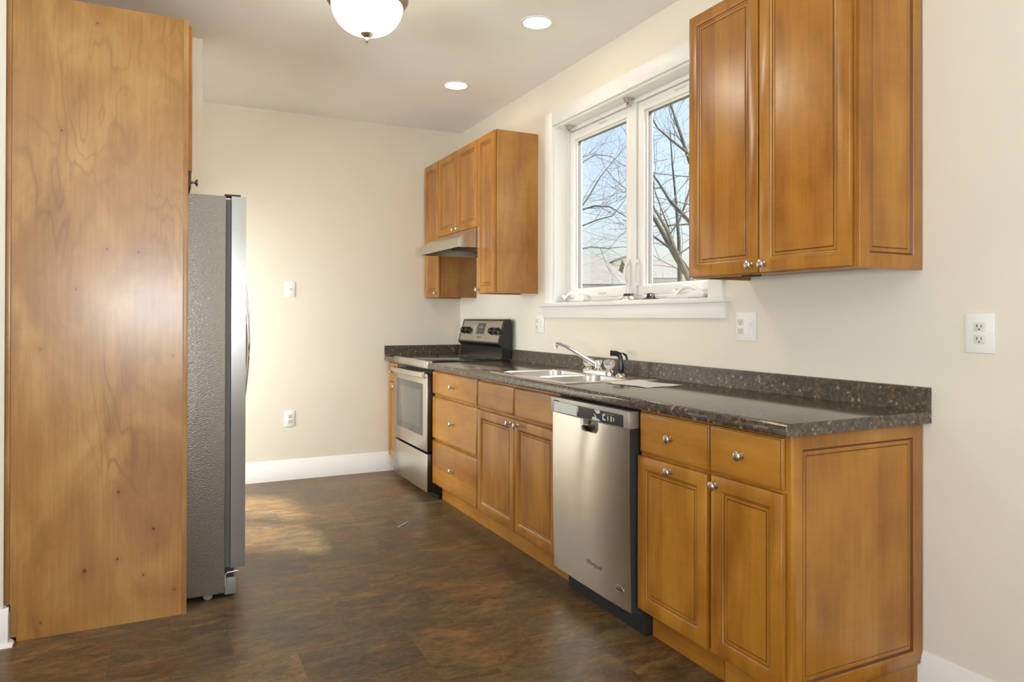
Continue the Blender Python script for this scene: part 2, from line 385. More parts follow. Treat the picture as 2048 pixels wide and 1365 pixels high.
# ------------------------------------------------------------------ kitchen window
def frame_rect(mb, x0, x1, y0, y1, z0, z1, w, b=.06):
    mb.box(x0, x1, y0, y0+w, z0, z1, b); mb.box(x0, x1, y1-w, y1, z0, z1, b)
    mb.box(x0, x1, y0+w, y1-w, z0, z0+w, b); mb.box(x0, x1, y0+w, y1-w, z1-w, z1, b)
win = bpy.data.objects.new('window_1', None); COL.objects.link(win); win.location = Vector((0, 67.4, 51.5))*I; ORG['window_1'] = Vector((0, 67.4, 51.5)); win['kind'] = 'structure'
c = MB()
c.box(-.75, 0, OW[1], OW[1]+3.5, 51.5, 99.2, .08); c.box(-.75, 0, OW[0]-3.5, OW[0], 51.5, 99.2, .08); c.box(-.75, 0, OW[0], OW[1], 95.7, 99.2, .08)
c.build('casing', 'white', win)
c = MB(); c.box(-.05, 5, OW[1]-.5, OW[1], 51.5, 95.7); c.box(-.05, 5, OW[0], OW[0]+.5, 51.5, 95.7); c.box(-.05, 5, OW[0]+.5, OW[1]-.5, 95.2, 95.7)
c.build('jamb', 'white', win)
MB().box(-1.7, 5, OW[0]-5.0, OW[1]+5.0, 50.6, 51.5, .15).build('stool', 'white', win)
MB().box(-.75, 0, OW[0]-4.2, OW[1]+4.4, 47.8, 50.6, .06).build('apron', 'white', win)
fr = MB(); frame_rect(fr, 3.3, 6.5, OW[0]+.5, OW[1]-.5, 51.5, 95.2, 1.0); fr.box(3.3, 6.5, 65.9, 67.7, 52.5, 94.2, .1)
fr.build('frame', 'vinyl', win)
for (y0, y1) in ((68.0, 94.0), (40.7, 65.6)):
    sh = MB(); frame_rect(sh, 3.6, 6.0, y0, y1, 52.7, 94.0, 2.0, .12); frame_rect(sh, 4.3, 5.6, y0+1.9, y1-1.9, 54.6, 92.1, .5, .08)
    so = sh.build('sash', 'vinyl', win)
    g = MB(); frame_rect(g, 4.6, 5.4, y0+2.35, y1-2.35, 55.05, 91.65, .16, 0); g.build('glazing_seal', 'gasket', so)
    MB().box(4.95, 5.05, y0+2.4, y1-2.4, 55.1, 91.6).build('glass_pane', 'glass', so)
    t = MB(); t.box(3.56, 3.6, y0+9.5, y0+12.8, 53.3, 53.8); t.box(3.56, 3.6, y0+9.5, y0+12.8, 93.0, 93.4); t.build('paper_tab', 'tag', so)
def crank(y, sgn):
    k = MB(); k.box(1.2, 3.5, y-2.3, y+2.3, 51.55, 52.5, .3, 0, 3)
    k.prism([(y-2.3, 52.3), (y+2.3, 52.3), (y+1.4, 53.0), (y-1.0, 53.2)], 0, 1.6, 3.3)
    o = k.build('crank_housing', 'vinyl', win)
    h = MB(); pts = [(2.0, y+.6, 53.0), (1.4, y+1.6, 53.7), (1.0, y+2.8, 53.8), (.8, y+3.8, 53.3), (.7, y+4.6, 52.6), (.7, y+5.3, 52.8), (.7, y+5.8, 53.2)]
    h.tube(pts, [.28, .36, .38, .36, .32, .34, .3], 10); h.build('crank_handle', 'vinyl', o)
crank(86.6, 1); crank(44.6, 1)
for y, s in ((68.4, 1), (65.2, -1)):
    k = MB(); k.prism([(y-.55, 54.8), (y+.55, 54.8), (y+.7, 56), (y+.6, 59.6), (y, 60.6), (y-.6, 59.6), (y-.7, 56)], 0, 3.1, 3.6)
    o = k.build('sash_lock', 'vinyl', win)
    MB().tube([(3.05, y, 59.8), (2.3, y, 59.0), (2.2, y, 57.0), (2.6, y, 55.2)], [.25, .32, .3, .2], 8).build('lock_lever', 'vinyl', o)
def shade_bracket(y, lab):
    k = MB(); k.box(1.0, 3.2, y-.6, y+.6, 94.95, 95.2); k.box(1.6, 2.2, y-.75, y-.6, 93.9, 95.2); k.box(1.2, 1.5, y-.5, y+.5, 94.2, 95.2, .05); k.box(1.5, 2.4, y-.2, y+.2, 93.4, 94.4, .1)
    o = k.build('shade_bracket', 'nickel'); tag(o, lab, 'bracket', 'shade brackets under the window head')
shade_bracket(91.6, 'small metal shade bracket at left top corner of the window'); shade_bracket(67.0, 'small metal shade bracket at window top above the middle post')

# unseen windows behind the camera, the openings for the added daylight fill lamps
for i, (ax, a, p0_, p1_, z0, z1, nm) in enumerate(((1, RY-2, -119, -59, 38, 94, 2), (0, -207, -115, -25, 27, 93, 2))):
    f = MB()
    for (p, q, r, s_) in ((p0_, p0_+3, z0, z1), (p1_-3, p1_, z0, z1), (p0_, p1_, z0, z0+3), (p0_, p1_, z1-3, z1)) + tuple((p0_+(p1_-p0_)*k/nm-1.5, p0_+(p1_-p0_)*k/nm+1.5, z0, z1) for k in range(1, nm)):
        if ax == 1: f.box(p, q, a-1.2, a+1.2, r, s_, .1)
        else: f.box(a-1.2, a+1.2, p, q, r, s_, .1)
    struct('window_%d' % (i+2), f, 'white')

# ------------------------------------------------------------------ cabinets
DOOR = [(0, .66), (0, .12), (.05, .04), (.14, 0), (1.72, 0), (1.8, .06), (1.84, .12), (2.1, .3), (2.18, .34), (2.5, .3), (2.56, .36), (2.66, .36), (2.72, .26), (2.9, .25)]
DOOR_M = [0, 0, 0, 0, 0, 1, 0, 1, 0, 0, 1, 0, 0, 0]
SLAB = [(0, .66), (0, .28), (.05, .22), (.16, .18), (.2, .1), (.42, .02), (.5, 0), (.7, 0)]
SLAB_M = [0, 0, 0, 1, 0, 0, 0, 0]
def fx(x, y0, z0): return lambda u, v, d: (x+d, y0+u, z0+v)         # face looking -X
def fpx(x, y0, z0): return lambda u, v, d: (x-d, y0+u, z0+v)        # face looking +X
def fy(y, x0, z0): return lambda u, v, d: (x0+u, y+d, z0+v)         # face looking -Y
KNOB = [(0, .38), (.06, .38), (.12, .22), (.3, .19), (.62, .2), (.72, .3), (.8, .52), (.88, .6), (.98, .6), (1.08, .5), (1.13, .2), (1.14, .01)]
def knob(parent, p, axis=(-1, 0, 0), mat='nickel'):
    return MB().lathe(KNOB, p, axis, 20).build('knob', mat, parent)
def front(parent, name, y0, y1, z0, z1, x, kn=None, slab=False):
    o = MB().panel(fx(x, y0, z0), y1-y0, z1-z0, SLAB if slab else DOOR, SLAB_M if slab else DOOR_M).build(name, ['wood_h' if slab else 'wood', 'glaze'], parent)
    if kn: knob(o, (x, kn[0], kn[1]))
    return o
def base_cabinet(label, y0, y1, toe0=None):
    t = thing('base_cabinet', label, 'cabinet', (-12, (y0+y1)/2, 0), 'base cabinets under the long counter')
    c = MB(); x0 = DF+.8
    c.box(x0, x0+.75, y0+.03, y1-.03, 4.2, 34.45); c.box(x0+.75, -.1, y0+.03, y0+.7, 4.2, 34.45); c.box(x0+.75, -.1, y1-.7, y1-.03, 4.2, 34.45); c.box(-20.8, -.1, y0+.03, y0+.7, 0, 4.2); c.box(-20.8, -.1, y1-.7, y1-.03, 0, 4.2)
    c.box(x0+.75, -.1, y0+.7, y1-.7, 4.2, 4.8); c.box(-.6, -.1, y0+.7, y1-.7, 4.8, 33.7)
    c.build('body', 'wood', t)
    MB().box(-21.4, -20.8, y0+.03, y1-.03, 0, 4.2).build('toe_kick', 'wood_h', t)
    return t
# two cabinets right of the dishwasher
t = base_cabinet('narrow base cabinet at near end of the counter with panelled side', 0.0, 12.35)
front(t, 'drawer', .2, 12.1, 28.0, 34.0, DF, (6.3, 31.0), True)
front(t, 'door', .1, 11.8, 4.7, 27.6, DF, (10.8, 26.4))
e = MB().panel(fy(-.55, DF+.85, 3.6), 23.3, 30.85, [(0, .55), (0, .05), (.06, 0), (1.75, 0), (1.82, .06), (2.1, .26), (2.5, .22), (2.56, .28), (2.64, .28), (2.7, .2), (3, .2)], [0, 0, 0, 0, 1, 0, 0, 1, 0, 0, 0]).build('end_panel', ['wood', 'glaze'], t)
MB().box(-21.4, -.12, -.1, .02, 0, 3.6).build('base_board', 'wood_h', t)
t = base_cabinet('base cabinet right beside the dishwasher, knob centred on its door', 12.4, Y1-.05)
front(t, 'drawer', 12.4, 27.2, 28.0, 33.9, DF, (19.8, 31.0), True)
front(t, 'door', 12.7, 27.6, 4.7, 27.4, DF, (19.8, 26.4))
t = base_cabinet('wide sink base cabinet with two doors and two plain fronts above', Y2, Y3)
front(t, 'drawer_front', 52.3, 69.05, 28.0, 33.7, DF, None, True); front(t, 'drawer_front', 69.3, 87.5, 28.0, 33.7, DF, None, True)
front(t, 'door', 52.1, 68.95, 4.8, 27.3, DF, (67.4, 26.3)); front(t, 'door', 69.25, 87.5, 4.8, 27.3, DF, (70.8, 26.3))
t = base_cabinet('base cabinet of three drawers between range and sink cabinet', Y3+.04, Y4)
for z0, z1, kz in ((28.0, 33.85, 30.8), (16.4, 27.3, 21.8), (4.6, 15.9, 10.4)): front(t, 'drawer', 88.1, 117.4, z0, z1, DF, (102.7, kz), True)
t = base_cabinet('small base cabinet in back corner beyond the range', Y5+.1, YB-.7)
front(t, 'drawer', Y5+.3, YB-.8, 28.3, 34.0, DF, (152.9, 31.2), True); front(t, 'door', Y5+.3, YB-.8, 5.2, 27.8, DF, (149.9, 26.9))

def wall_cabinet(label, y0, y1, z0, z1, x=UF):
    t = thing('wall_cabinet', label, 'cabinet', (-6, (y0+y1)/2, z0), 'wall cabinets')
    c = MB(); xf = x+.8
    c.box(xf, -.05, y0+.02, y0+.6, z0, z1); c.box(xf, -.05, y1-.6, y1-.02, z0, z1); c.box(xf, -.05, y0+.6, y1-.6, z1-.6, z1)
    c.box(xf+.75, -.05, y0+.6, y1-.6, z0+.6, z0+1.1); c.box(xf, xf+.75, y0+.6, y1-.6, z0, z0+1.6); c.box(-.5, -.05, y0+.6, y1-.6, z0+1.1, z1-.6)
    c.box(xf, xf+.75, y0+.6, y0+2, z0+1.6, z1-.6); c.box(xf, xf+.75, y1-2, y1-.6, z0+1.6, z1-.6)
    c.build('body', 'wood_side', t)
    return t
t = wall_cabinet('large two-door wall cabinet with panelled end, right of the window', 0.0, 29.95, 54.1, 95.7)
front(t, 'door', .3, 15.0, 54.3, 95.5, UF, (14.0, 55.4)); front(t, 'door', 15.3, 29.85, 54.3, 95.5, UF, (16.4, 55.4))
MB().panel(fy(-.5, UF+.82, 54.1), 11.85, 41.6, [(0, .5), (0, .05), (.06, 0), (1.75, 0), (1.82, .06), (2.1, .26), (2.5, .22), (2.56, .28), (2.64, .28), (2.7, .2), (3, .2)], [0, 0, 0, 0, 1, 0, 0, 1, 0, 0, 0]).build('end_panel', ['wood', 'glaze'], t)
MB().box(-11.6, -9.9, 17.2, 19.6, 53.9, 54.75, .1).build('catch_plate', 'black_matte', t)
t = wall_cabinet('tall single-door wall cabinet between range hood and window', 104.1, 114.65, 54.1, 95.7)
front(t, 'door', 104.2, 114.5, 54.3, 95.5, UF, (113.6, 55.3))
t = wall_cabinet('short two-door wall cabinet above the range hood', 114.7, 144.25, 72.1, 95.7)
front(t, 'door', 114.9, 129.3, 72.2, 95.5, UF, (128.0, 73.1)); front(t, 'door', 129.55, 144.1, 72.2, 95.5, UF, (131.0, 73.1))
t = wall_cabinet('narrow wall cabinet in back corner beside the range hood', 144.3, YB-.05, 54.0, 95.7)
front(t, 'door', 144.45, YB-1.2, 54.2, 95.5, UF, (145.7, 55.4))

# ------------------------------------------------------------------ fridge end panel and cabinet above the fridge
p = thing('end_panel', 'tall pale maple veneer panel hiding the left side of the fridge', 'panel', (-96, 67.3, 0))
MB().prism([(-107.0, 0), (-84.95, 0), (-84.95, 95.9), (-107.85, 95.9), (-107.85, 5.6), (-107.72, 5.6), (-107.72, .75), (-107.0, .7)], 1, 66.9, 67.6).build('veneer_sheet', 'veneer', p)
MB().box(-84.95, -84.2, 66.82, 67.65, 0, 95.9, .05).build('edge_band', 'edge', p)
MB().box(-108.45, -107.87, 66.75, 67.5, 5.7, 95.9, .05).build('scribe_strip', 'edge', p)
t = thing('wall_cabinet', 'deep wall cabinet above the fridge behind the tall panel', 'cabinet', (-96, 88.5, 69.2), 'wall cabinets')
MB().box(-108.4, -84.6, 67.7, 108.9, 69.2, 95.6).build('body', 'wood_side', t)
for y0, y1, ky in ((67.9, 88.1, 86.8), (88.4, 108.7, 89.6)):
    d = MB().panel(fpx(-83.6, y0, 71.7), y1-y0, 23.6, DOOR, DOOR_M).build('door', ['wood', 'glaze'], t)
tr = MB().box(-84.6, -83.75, 67.9, 108.7, 69.0, 71.6, .06).build('lower_strip', 'dark_brown', t)  # dark brown strip along the bottom of the cabinet front
knob(tr, (-83.75, 69.6, 70.1), (1, 0, 0), 'bronze'); knob(tr, (-83.75, 107, 70.1), (1, 0, 0), 'bronze')

# ------------------------------------------------------------------ refrigerator
F0, F1 = 70.9, 106.8
t = thing('refrigerator', 'side-by-side stainless refrigerator with pebbled grey cabinet', 'refrigerator', (-92, 88.8, 0))
MB().box(-108, -78.2, F0, F1, .9, 68.5, .12).build('body', 'fridge_side', t)
MB().box(-78.2, -77.35, F0+.5, F1-.5, 5.0, 68.0, .05).build('gasket', 'gasket', t)
for y0, y1, hy in ((F0+.05, 86.4, 85.0), (86.6, F1-.05, 88.0)):
    d = MB(); n = 10
    prof = [(-77.3, y0), (-77.3, y1)] + [(-74.95 + .3*math.sin(math.pi*k/n), y1-(y1-y0)*k/n) for k in range(n+1)]
    d.prism(prof, 2, 5.0, 68.5); dd = d.build('door', 'steel_fridge', t, smooth=30)
    h = MB(); h.tube([(-74.8, hy, 31), (-73.9, hy, 33), (-73.35, hy, 39), (-73.2, hy, 43.5), (-73.35, hy, 48), (-73.9, hy, 54), (-74.8, hy, 56)], [.4, .45, .5, .5, .5, .45, .4], 10)
    h.build('handle', 'chrome', dd)
MB().box(-78.4, -75.8, F0+.5, F0+2.2, 68.5, 68.9, .1).build('hinge_cover', 'black_matte', t)
MB().box(-78.2, -76.3, F0+.1, F1-.1, .5, 3.4, .2).build('base_grille', 'grey', t)
MB().box(-78.2, -76.8, F0+.4, F1-.4, 3.4, 5.0).build('grille_recess', 'black_matte', t)
MB().tube([(-78.1, F0-.12, 2.0), (-78.1, F0-.12, 4.0), (-77.8, F0-.12, 4.35), (-76.0, F0-.12, 4.5)], .12, 8).build('hinge_bracket', 'chrome', t)
for y in (F0+.7, F1-.7): MB().lathe([(-.35, .75), (.35, .75)], (-80.8, y, .75), (0, 1, 0), 16).build('roller', 'grey', t)

# ------------------------------------------------------------------ counters
def counter_prof(xf=-25.5):
    """section across the run: bullnose front edge, coved splash"""
    return [(xf+.1, 34.5), (xf, 34.62), (xf, 34.95), (xf+.02, 35.35), (xf+.12, 35.7), (xf+.32, 35.92), (xf+.6, 36.0)]
o = -1.65
SX0, SX1, SY0, SY1 = -23.7, -3.4, 49.8, 81.9          # sink cutout
t = thing('countertop', 'long dark granite-pattern countertop with the sink in it', 'countertop', (-13, 58, 34.5), 'countertops')
c = MB(); P_ = counter_prof()
full = P_ + [(-1.0, 36.0), (-.06, 36.0), (-.06, 34.5)]
for a0, a1 in ((o, SY0+1.1), (SY1-1.1, Y4-.05)): c.prism(full, 1, a0, a1)
c.prism(P_ + [(SX0+.9, 36.0), (SX0+.9, 34.5)], 1, SY0+1.1, SY1-1.1)
c.prism([(SX1-1, 34.5), (SX1-1, 36), (-.06, 36), (-.06, 34.5)], 1, SY0+1.1, SY1-1.1)
bmesh.ops.remove_doubles(c.bm, verts=c.bm.verts, dist=.001)
c.build('worktop', 'counter', t)
SPL = [(-.06, 36.0), (-1.1, 36.0), (-1.02, 36.3), (-.95, 38.2), (-.8, 38.6), (-.75, 39.0), (-.06, 39.05)]
MB().prism(SPL, 1, o, Y4-.05).build('backsplash', 'splash', t)
t = thing('countertop', 'short dark granite-pattern countertop in back corner beyond the range', 'countertop', (-13, 152.5, 34.5), 'countertops')
MB().prism(full, 1, Y5+.05, YB-.06).build('worktop', 'counter', t)
c = MB(); c.prism(SPL, 1, Y5+.05, YB-.06); c.prism([(YB-.06, 36.0), (YB-1.0, 36.0), (YB-.9, 36.3), (YB-.85, 38.4), (YB-.7, 39.0), (YB-.06, 39.05)], 0, -25.5, -1.12)
c.build('backsplash', 'splash', t)

# ------------------------------------------------------------------ sink, faucet, sprayer
def rrect(x0, x1, y0, y1, r, z, n=6):
    pts = []
    for cx, cy, a in ((x1-r, y1-r, 0), (x0+r, y1-r, 90), (x0+r, y0+r, 180), (x1-r, y0+r, 270)):
        for k in range(n+1):
            q = math.radians(a+90*k/n); pts.append((cx+r*math.cos(q), cy+r*math.sin(q), z))
    return pts
t = thing('kitchen_sink', 'double-bowl stainless drop-in sink set in the countertop', 'sink', ((SX0+SX1)/2, (SY0+SY1)/2, 36))
# rim as a deck of strips around two bowls
r = MB(); zt = 36.16
xa, xb = SX0+1.5, SX1-4.2; ym = (SY0+SY1)/2
bowls = [(xa, xb, SY0+1.5, ym-.7), (xa, xb, ym+.7, SY1-1.5)]
for (bx0, bx1, by0, by1), (cy0, cy1) in zip(bowls, ((SY0, ym), (ym, SY1))):
    outer = rrect(SX0, SX1, cy0, cy1, .05, zt); low = rrect(SX0-.08, SX1+.08, cy0-(.08 if cy0 == SY0 else 0), cy1+(.08 if cy1 == SY1 else 0), .05, 36.01)
    r.ring([low, outer, rrect(bx0-.15, bx1+.15, by0-.15, by1+.15, 3.1, zt), rrect(bx0, bx1, by0, by1, 3, zt-.2)], caps=(False, False))
r.build('rim', 'steel_sink', t)
for bx0, bx1, by0, by1 in bowls:
    k = MB(); cx, cy = (bx0+bx1)/2, (by0+by1)/2
    loops = [rrect(bx0, bx1, by0, by1, 3, zt-.2), rrect(bx0+.4, bx1-.4, by0+.4, by1-.4, 3, 31), rrect(bx0+.9, bx1-.9, by0+.9, by1-.9, 2.8, 29.3), rrect(bx0+2.2, bx1-2.2, by0+2.2, by1-2.2, 2.4, 28.7), rrect(cx-1.8, cx+1.8, cy-1.8, cy+1.8, 1.79, 28.4)]
    k.ring(loops, caps=(False, False)); bo = k.build('bowl', 'steel_sink', t, smooth=60)
    MB().lathe([(-.5, 1.2), (-.1, 1.7), (.1, 1.85), (.12, 1.7), (-.2, 1.2), (-.3, .01)], (cx, cy, 28.4), (0, 0, 1), 24).build('drain', 'chrome', bo)
FX, FY = -5.3, 67.2; FZ = zt
t = thing('faucet', 'chrome two-handle faucet with clear knobs behind the sink', 'faucet', (FX, FY, FZ))
k = MB(); k.ring([rrect(FX-1.2+d_, FX+1.2-d_, FY-5.2+d_, FY+5.2-d_, 1.15-d_, FZ+h) for h, d_ in ((0, 0), (.45, 0), (.7, .12), (.8, .4))])
k.build('base_plate', 'chrome', t)
k = MB(); k.lathe([(.8, 1.0), (1.1, .85), (1.4, .78), (2.6, .78), (2.75, .72), (2.8, .3), (2.82, .01)], (FX, FY, FZ), (0, 0, 1), 24); k.build('spout_hub', 'chrome', t)
k = MB(); A = Vector((FX, FY, FZ+1.7)); B = Vector((-9.9, 76.9, 42.2)); D_ = (B-A); 
pts = [A + Vector((D_.x*s_, D_.y*s_, D_.z*h)) for s_, h in ((.05, .0), (.2, .18), (.4, .43), (.6, .68), (.78, .88), (.9, .985), (.97, 1.0), (1.01, .95))] + [B + Vector((-.1, .25, -.9))]
k.tube(pts, [.55, .5, .45, .42, .4, .4, .42, .45, .42], 12); k.lathe([(0, .46), (.5, .46)], B+Vector((-.1, .25, -1.3)), (0, 0, 1), 16); k.build('spout', 'chrome', t)
for y in (FY-4.0, FY+4.0):
    k = MB(); k.lathe([(.75, .9), (1.0, .8), (1.15, .5), (1.3, .45)], (FX, y, FZ), (0, 0, 1), 20); h = k.build('valve', 'chrome', t)
    n = 32; L = []
    for z, rr, fl in ((1.25, .55, 0), (1.35, .8, .03), (1.7, 1.02, .07), (2.3, 1.15, .09), (2.75, 1.1, .08), (3.0, .95, .03), (3.05, .5, 0)):
        L.append([(FX+(rr+fl*math.cos(8*a))*math.cos(a), y+(rr+fl*math.cos(8*a))*math.sin(a), FZ+z) for a in [2*math.pi*q/n for q in range(n)]])
    k = MB(); k.ring(L); h2 = k.build('handle', 'acrylic', t); MB().lathe([(0, .32), (.04, .32), (.05, .01)], (FX, y, FZ+3.06), (0, 0, 1), 16).build('handle_cap', 'chrome', h2)
t = thing('side_sprayer', 'black side sprayer standing in the sink deck beside the faucet', 'sprayer', (FX, 59.1, FZ))
MB().lathe([(0, 1.05), (.15, 1.05), (.45, .8), (.6, .6)], (FX, 59.1, FZ), (0, 0, 1), 24).build('collar', 'nickel', t)
k = MB(); k.tube([(FX, 59.1, FZ+.5), (FX, 59.1, FZ+1.6), (FX, 59.1, FZ+2.8), (FX-.1, 59.15, FZ+3.8), (FX-.5, 59.5, FZ+4.5)], [.5, .62, .5, .45, .5], 14)
k.tube([(FX+.1, 59.0, FZ+4.3), (FX-.8, 59.7, FZ+4.55), (FX-1.7, 60.4, FZ+4.6)], [.4, .55, .58], 14); k.build('wand', 'black', t)
MB().tube([(FX+.2, 58.85, FZ+4.6), (FX+.7, 58.4, FZ+4.2), (FX+.9, 58.2, FZ+3.3)], [.2, .26, .2], 8).build('trigger', 'black', t)

# ------------------------------------------------------------------ paper on the counter
k = MB(); nx, ny = 8, 10; g = []
import mathutils
ex = Vector((8.3, 1.0, 0)).normalized()*8.5; ey = Vector((1.0, -9.8, 0)).normalized()*11
for i in range(nx+1):
    row = []
    for j in range(ny+1):
        u, v = i/nx, j/ny; p = Vector((-15.7, 49.2, 36.05)) + ex*u + ey*v
        p.z += .28*max(0, v-.55)*(1-u)*1.6*math.sin(v*3.1) + .06*math.sin(5*u+3*v)**2 + (.35*max(0, .18-v) if u > .5 else 0)
        if v < .16: p.z = max(p.z, 36.22)
        row.append(k.bm.verts.new(p))
    g.append(row)
for i in range(nx):
    for j in range(ny): k.bm.faces.new((g[i][j], g[i+1][j], g[i+1][j+1], g[i][j+1]))
r_ = bmesh.ops.extrude_face_region(k.bm, geom=list(k.bm.faces)); bmesh.ops.translate(k.bm, verts=[v for v in r_['geom'] if isinstance(v, bmesh.types.BMVert)], vec=(0, 0, .02))
tag(k.build('paper_sheet', 'paper', smooth=80), 'white sheet of paper lying on the counter right of the sink', 'paper')

# ------------------------------------------------------------------ dishwasher
t = thing('dishwasher', 'stainless dishwasher with dark control strip under the counter', 'dishwasher', (-12, (Y1+Y2)/2, 0))
DY0, DY1 = 28.05, 51.5
MB().box(-23.0, -1, DY0+.1, DY1-.1, 3.0, 33.9).build('tub', 'charcoal', t)
TILT = lambda p: (p[0] - (p[2]-3.7)*.012, p[1], p[2])
d = MB(); n = 12; XD = -24.95
def dwx(s): return XD - .28*math.sin(math.pi*min(max(s, 0), 1))**.7       # slight bow across the width
# door skin with a pull pocket at the top middle
PZ = 31.15; PY0, PY1, PZ0 = 36.3, 41.7, 29.25
ys = sorted([DY0+.1+(DY1-DY0-.2)*k/24 for k in range(25)]); zs = [3.7+(PZ-3.7)*k/20 for k in range(21)]
def skin(y, z):
    s_ = (y-DY0)/(DY1-DY0); w = (z-3.7)/(PZ-3.7)
    c = .42 + .16*math.sin(2.6*w + .4); c2 = c + .3          # slight pressed waves in the thin skin
    return Vector(TILT((dwx(s_) - .12*math.sin(math.pi*w) + .075*math.exp(-((s_-c)/.085)**2) + .04*math.exp(-((s_-c2)/.1)**2), y, z)))
def pocket(y, z):
    """depth of the finger pocket"""
    cy, hw = (PY0+PY1)/2, (PY1-PY0)/2; a = abs(y-cy)/hw; low = PZ0 + (.75*max(0, a-.72)/.28 if a > .72 else 0)
    if a >= 1 or z <= low: return 0
    return 1.3*min(1, (1-a)*7)*min(1, (z-low)/.25)
ysf = sorted(set(ys + [PY0+(PY1-PY0)*k/36 for k in range(-1, 38)])); zsf = sorted(set([z for z in zs if z < 28.9] + [28.9+(PZ-28.9)*k/26 for k in range(27)]))
G = [[d.bm.verts.new(skin(y, z) + Vector((pocket(y, z), 0, 0))) for z in zsf] for y in ysf]
for i in range(len(ysf)-1):
    for j in range(len(zsf)-1):
        f = d.bm.faces.new((G[i][j], G[i][j+1], G[i+1][j+1], G[i+1][j]))
        if pocket((ysf[i]+ysf[i+1])/2, (zsf[j]+zsf[j+1])/2) > .35: f.material_index = 1
Bk = [[d.bm.verts.new(TILT((-23.2, ysf[i], z))) for z in (3.7, PZ)] for i in (0, -1)]
for f in (d.bm.faces.new([v for v in G[0]] + [Bk[0][1], Bk[0][0]]), d.bm.faces.new([v for v in G[-1]][::-1] + [Bk[1][0], Bk[1][1]])): f.material_index = 2
d.bm.faces.new([G[i][0] for i in range(len(ysf))][::-1] + [Bk[0][0], Bk[1][0]]); d.bm.faces.new([G[i][-1] for i in range(len(ysf))] + [Bk[1][1], Bk[0][1]])
door = d.build('door', ['steel_dw', 'pocket', 'charcoal'], t, smooth=50)
def tilted(mb):
    for v in mb.bm.verts: v.co = Vector(TILT(v.co))
    return mb
XP = -25.3
tilted(MB().box(XP, -23.2, DY0, DY1, 31.2, 33.85, .12)).build('control_panel', 'panel_grey', t)
cp = tilted(MB().box(XP-.03, XP+.1, 29.3, 50.4, 31.35, 33.2, .02)).build('control_strip', 'charcoal', t)
tilted(MB().box(XP-.05, XP-.02, 42.6, 50.3, 31.4, 33.15)).build('film', 'film', cp)
k = MB(); k.prism([(42.6, 31.5), (43.1, 31.5), (42.2, 32.2), (42.1, 33.0), (42.6, 33.1)], 0, XP-.07, XP-.03); tilted(k).build('film_scrap', 'film', cp)
k = MB(); k.prism([(37.3, 33.15), (35.6, 33.15), (35.7, 32.7), (36.3, 32.55), (36.7, 32.7)], 0, XP-.07, XP-.03)
k.prism([(38.0, 31.45), (35.6, 31.45), (35.9, 31.75), (36.6, 31.8), (36.9, 32.3), (37.3, 32.5), (37.0, 31.95), (37.8, 31.9)], 0, XP-.07, XP-.03)
tilted(k).build('film_scrap', 'film', cp)
k = MB()
k.prism([(34.9, 31.75), (34.0, 31.75), (34.0, 31.95), (34.6, 32.0), (34.6, 32.5), (34.0, 32.55), (34.2, 32.75), (34.9, 32.7)], 0, XP-.05, XP-.02)
for y, w, h in ((33.4, .22, .75), (32.5, .34, .8), (31.8, .22, .6)): k.box(XP-.05, XP-.02, y-w/2, y+w/2, 32.2-h/2, 32.2+h/2)
for y in (34.3, 33.9, 33.5, 33.1, 32.7, 32.3, 31.9): k.box(XP-.05, XP-.02, y-.13, y+.13, 32.85, 32.9)
tilted(k).build('button_mark', 'mark', cp)
k = MB()
for q in range(5): k.box(XP-.06, XP-.02, 48.6+q*.36, 48.82+q*.36, 33.2, 33.36)
tilted(k).build('vent_slot', 'slot', cp)
MB().box(-22.6, -21.9, DY0-.3, DY1-1.2, 0, 3.6).build('toe_panel', 'black_matte', t)
MB().box(-21.9, -19.5, DY0-.3, DY0+.3, .3, 3.6).build('side_bracket', 'black_matte', t)
def text_mesh(body, size, name, mat, parent, place, shear=0):
    cu = bpy.data.curves.new('lettering', 'FONT'); cu.body = body; cu.size = size; cu.shear = shear; cu.extrude = .004; cu.align_x = 'CENTER'
    to = bpy.data.objects.new('lettering', cu); COL.objects.link(to)
    me = bpy.data.meshes.new_from_object(to.evaluated_get(bpy.context.evaluated_depsgraph_get()))
    bpy.data.objects.remove(to); bpy.data.curves.remove(cu)
    mb = MB(); mb.bm.from_mesh(me); bpy.data.meshes.remove(me)
    for v in mb.bm.verts: v.co = Vector(place(v.co.x, v.co.y, v.co.z))
    return mb.build(name, mat, parent)
def on_door(y0, z0): return lambda u, v, d_: tuple(skin(y0-u, z0+v) + Vector((-.012-d_, 0, 0)))
text_mesh('Whirlpool', 1.1, 'logo', 'mark_dark', door, on_door(38.0, 7.7), .25)
k = MB(); n = 32
def el(a, b_, x): return [tuple(skin(31.1+a*math.cos(2*math.pi*q/n), 6.35+b_*math.sin(2*math.pi*q/n)) + Vector((x, 0, 0))) for q in range(n)]
k.ring([el(1.25, .62, 0), el(1.25, .62, -.04), el(1.15, .54, -.05)]); bd = k.build('badge', 'chrome', door)
k = MB(); k.ring([el(.85, .14, -.045), el(.83, .13, -.06)]); k.build('badge_mark', 'mark_dark', bd)

